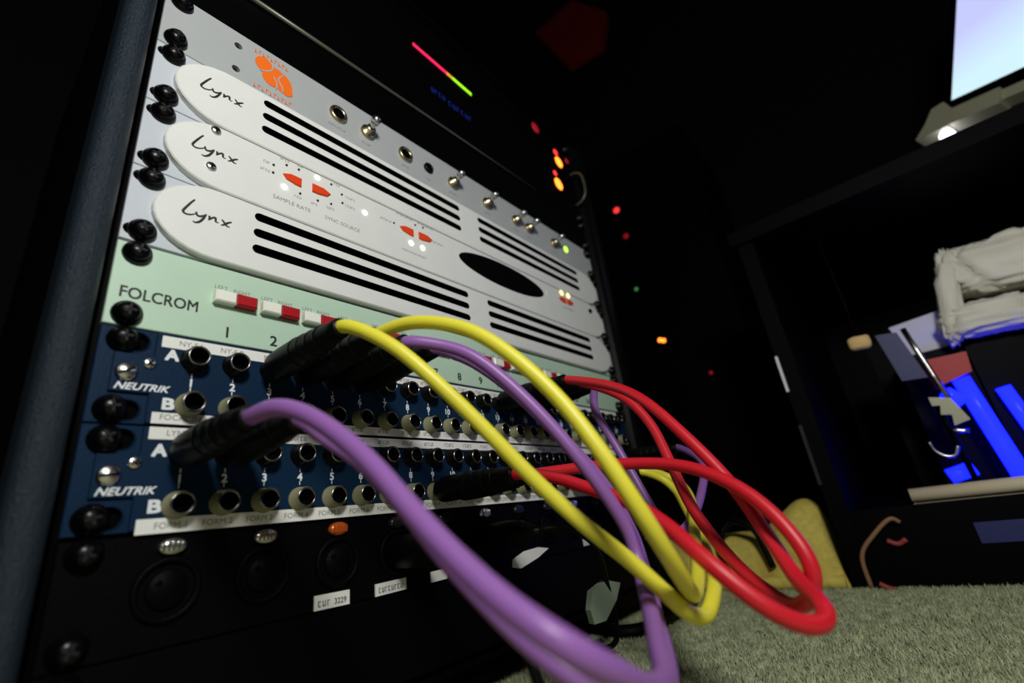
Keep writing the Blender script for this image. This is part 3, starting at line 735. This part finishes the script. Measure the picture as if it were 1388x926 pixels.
# side plate, sheet and card: thin boxes with slant
def slab(name, pts, t, m, parent=pc):
    n = len(pts); b = MB()
    b.add([(x, y, z) for x, y, z in pts] + [(x + t, y, z) for x, y, z in pts], [tuple(range(n)), tuple(range(2 * n - 1, n - 1, -1))] + [(i, (i + 1) % n, n + (i + 1) % n, n + i) for i in range(n)], m)
    return b.build(name, parent)
slab('side_plate', [(690, -256, 143), (690, -277, 140), (690, -287, 80), (690, -263, 82)], 4, 'blue_plate')
slab('card', [(705, -287, 102), (705, -329, 101), (705, -326, 78), (705, -290, 68)], 18, 'red_card')
slab('bracket', [(684, -279, 57), (684, -297, 52), (684, -305, 26), (684, -290, 22), (684, -292, 34), (684, -283, 36), (684, -286, 46), (684, -279, 47)], 6, 'silver_plastic')
MB().tube(smooth_path([(676, -263, 9), (676, -265, -1), (676, -272, -8), (676, -280, -8), (676, -285, 1)], 6, 1), 2.0, 'steel', 8).build('wire_loop', pc)
bar((684, -286, 18), (684, -300, 14), 2.4, 'steel', 'wire_clip')
MB().box(758, 850, -450, -335, -44, 122, 'black_metal').build('drive_bay', pc)
MB().box(766, 850, -334, -266, -44, 122, 'black_metal').build('drive_bay', pc)
o = slab('cover_panel', [(772, -274, 166), (772, -332, 171), (772, -322, 122), (772, -285, 114)], 4, 'pale_sheet')
o['label'] = 'pale lavender cover panel'
# crumpled white bag
def lobe(b, c, h, seed, n=18, m=12, crumple=0.0, lean=0.0, rnd=0.55):
    vs = []; fs = []
    for i in range(m + 1):
        t = PI * i / m
        for j in range(n):
            a = 2 * PI * j / n
            d = Vector((math.sin(t) * math.cos(a), math.sin(t) * math.sin(a), math.cos(t)))
            d = Vector([math.copysign(abs(q) ** rnd, q) for q in d])
            w = 1 + 0.14 * noise.noise(d * 2.1 + Vector((seed, 0, 0))) + 0.06 * noise.noise(d * 6 + Vector((seed, 3, 0)))
            w -= crumple * (0.30 * abs(noise.noise(d * 3.1 + Vector((seed, 1, 5)))) + 0.20 * abs(noise.noise(d * 6.3 + Vector((seed, 8, 2)))) - 0.13)
            vs.append((c[0] + d.x * h[0] * w, c[1] + d.y * h[1] * w + lean * d.z * h[2], c[2] + d.z * h[2] * w + 0.06 * d.y * h[1]))
    for i in range(m):
        for j in range(n):
            k = (j + 1) % n
            fs.append((i * n + j, i * n + k, (i + 1) * n + k, (i + 1) * n + j))
    b.add(vs, fs, 'bag_white', True)
b = MB()
lobe(b, (745, -402, 198), (22, 50, 31), 1, 44, 30, 1.0); lobe(b, (742, -366, 140), (20, 43, 19), 5, 44, 30, 1.0); lobe(b, (740, -341, 176), (15, 11, 54), 9, 28, 30, 1.0, -0.28)
o = b.build('plastic_bag'); tag(o, 'crumpled off-white plastic bag slumped on top of the open computer', 'bag')
hp = thing('hanging_plug', 'small tan plug hanging on a black lead under the desk top', 'plug', (628, -240, 126))
b = MB(); lobe(b, (628, -240, 126), (7, 11, 8), 3, 16, 10); b.mats = ['tan']; b.build('plug_body', hp)
MB().tube([(628, -240, 130), (629, -241, 180), (630, -241, 240), (630, -241, 286)], 1.0, 'black_metal', 8).build('lead', hp)
# clutter at the desk foot
o = MB().tube(smooth_path([(594, -172, -122), (594, -173, -92), (594.5, -190, -73), (597, -207, -60), (600, -214, -64)], 6, 2), 2.2, 'brown_lead', 8).build('tan_lead')
tag(o, 'thin tan lead curling up the foot of the desk', 'cable')
for pts, lab in (([(600, -198, -80), (601, -206, -84), (600, -214, -80)], 'small pink wire end above another at the foot of the desk'),
                 ([(590, -180, -117), (590, -186, -121), (589, -192, -122.5)], 'small pink wire end lying on the carpet by the desk')):
    o = MB().tube(smooth_path(pts, 5, 1), 2.4, 'pink', 8).build('wire_end'); tag(o, lab, 'wire')

# ------------------------------------------------------------------ monitor on the desk
mon = thing('monitor', 'flat monitor with lit pale blue screen and silver lower rail', 'monitor', (900, -800, 305))
MO = Vector((900, -469.6, 518.4)); MBX = Vector((-0.473, -0.832, -0.29)).normalized(); MUP = Vector((0.076, -0.37, 0.926))
MUP = (MUP - MBX * MUP.dot(MBX)).normalized(); MIN = MBX.cross(MUP)
if MIN.x < 0: MIN = -MIN
def mon_pt(u_, w_, d_): return tuple(MO + MBX * u_ + MUP * w_ + MIN * d_)
def mon_box(name, u0, u1, w0, w1, d0, d1, m):
    vs = [mon_pt(a, b_, c) for a in (u0, u1) for b_ in (w0, w1) for c in (d0, d1)]
    return MB().add(vs, [(0, 1, 3, 2), (4, 6, 7, 5), (0, 4, 5, 1), (2, 3, 7, 6), (0, 2, 6, 4), (1, 5, 7, 3)], m).build(name, mon)
mon_box('screen', 0, 470, 0, 290, -0.5, 1, 'screen_glow')
mon_box('housing', -9, 479, -24, 299, 1.2, 26, 'black_metal')
for a in ((-9, 0, -24, 299), (470, 479, -24, 299), (0, 470, -24, 0), (0, 470, 290, 299)): mon_box('bezel', *a, -2, 1.2, 'black_metal')
mon_box('lower_rail', 62, 479, -42, -25, -6, 18, 'silver_plastic')
mon_box('rail_sleeve', 4, 64, -50, -23, -12, 18, 'silver_plastic')
cl = [(-42, -52), (2, -50), (6, -22), (-6, -2), (-22, -6), (-30, -30)]; n = len(cl)
MB().add([mon_pt(a, b_, -10) for a, b_ in cl] + [mon_pt(a, b_, 18) for a, b_ in cl], [tuple(range(n)), tuple(range(2 * n - 1, n - 1, -1))] + [(i, (i + 1) % n, n + (i + 1) % n, n + i) for i in range(n)], 'silver_plastic').build('corner_clamp', mon)
b = MB(); lobe(b, mon_pt(-2, -64, 0), (9, 10, 14), 2, 18, 12, rnd=1.0); b.mats = ['white_light']; b.build('power_light', mon)
a0 = Vector(mon_pt(240, 130, 26))
MB().tube([a0, a0 + MIN * 40 + Vector((0, 0, -20)), (930, -800, 450), (935, -800, 380), (935, -800, 312)], 14, 'black_metal', 12).build('stand', mon)
MB().box(860, 1020, -880, -720, 305, 313, 'black_metal').build('stand_foot', mon)

# ------------------------------------------------------------------ dark tower with pilot lights behind, dark red angular slab high on the wall
tw = thing('equipment_tower', 'tall dark equipment tower with scattered pilot lights in the background', 'equipment tower', (1000, 120, FLOOR))
MB().box(1002, 1300, -60, 300, FLOOR + .2, 860, 'black_paint').build('cabinet', tw)
def pilot(y, z, r, m):
    b = MB(); n = 14; prof = [(r, 1003), (r, 1001), (r * .7, 999.4), (0.01, 998.8)]
    vs = []; fs = []
    for rr, x in prof:
        for i in range(n): vs.append((x, y + rr * math.cos(2 * PI * i / n), z + rr * math.sin(2 * PI * i / n)))
    for k in range(len(prof) - 1):
        for i in range(n): fs.append((k * n + i, k * n + (i + 1) % n, (k + 1) * n + (i + 1) % n, (k + 1) * n + i))
    b.add(vs, fs, m, True); b.build('pilot_light', tw)
pilot(148, 716, 8, 'led_red'); pilot(140, 631, 7, 'led_dim_red'); pilot(147, 480, 4.5, 'led_dim_green'); pilot(121, 335, 5, 'led_orange'); pilot(113, 331, 5, 'led_orange'); pilot(31, 228, 4, 'led_dim_red')
pts = [(545, 1990), (280, 2000), (110, 1800), (170, 1640), (390, 1660)]
pts = [(404 + 0, 1887), (215, 1888), (104, 1704), (149, 1573), (294, 1592)]
n = 5; K = (1650 - 35.3) / 1250.0
def rw(y, z, x): 
    f = (x + 35.3) / (1250 + 35.3); return (x, -252.7 + (y + 252.7) * f, -15.4 + (z + 15.4) * f)
fr = [rw(y, z, 1610) for y, z in pts]
b = MB(); b.add(fr + [(1650, y, z) for x, y, z in fr], [tuple(range(n)), tuple(range(2 * n - 1, n - 1, -1))] + [(i, (i + 1) % n, n + (i + 1) % n, n + i) for i in range(n)], 'dark_red_slab')
o = b.build('red_slab'); tag(o, 'dark red angular slab fixed high on the dark wall', 'acoustic tile')
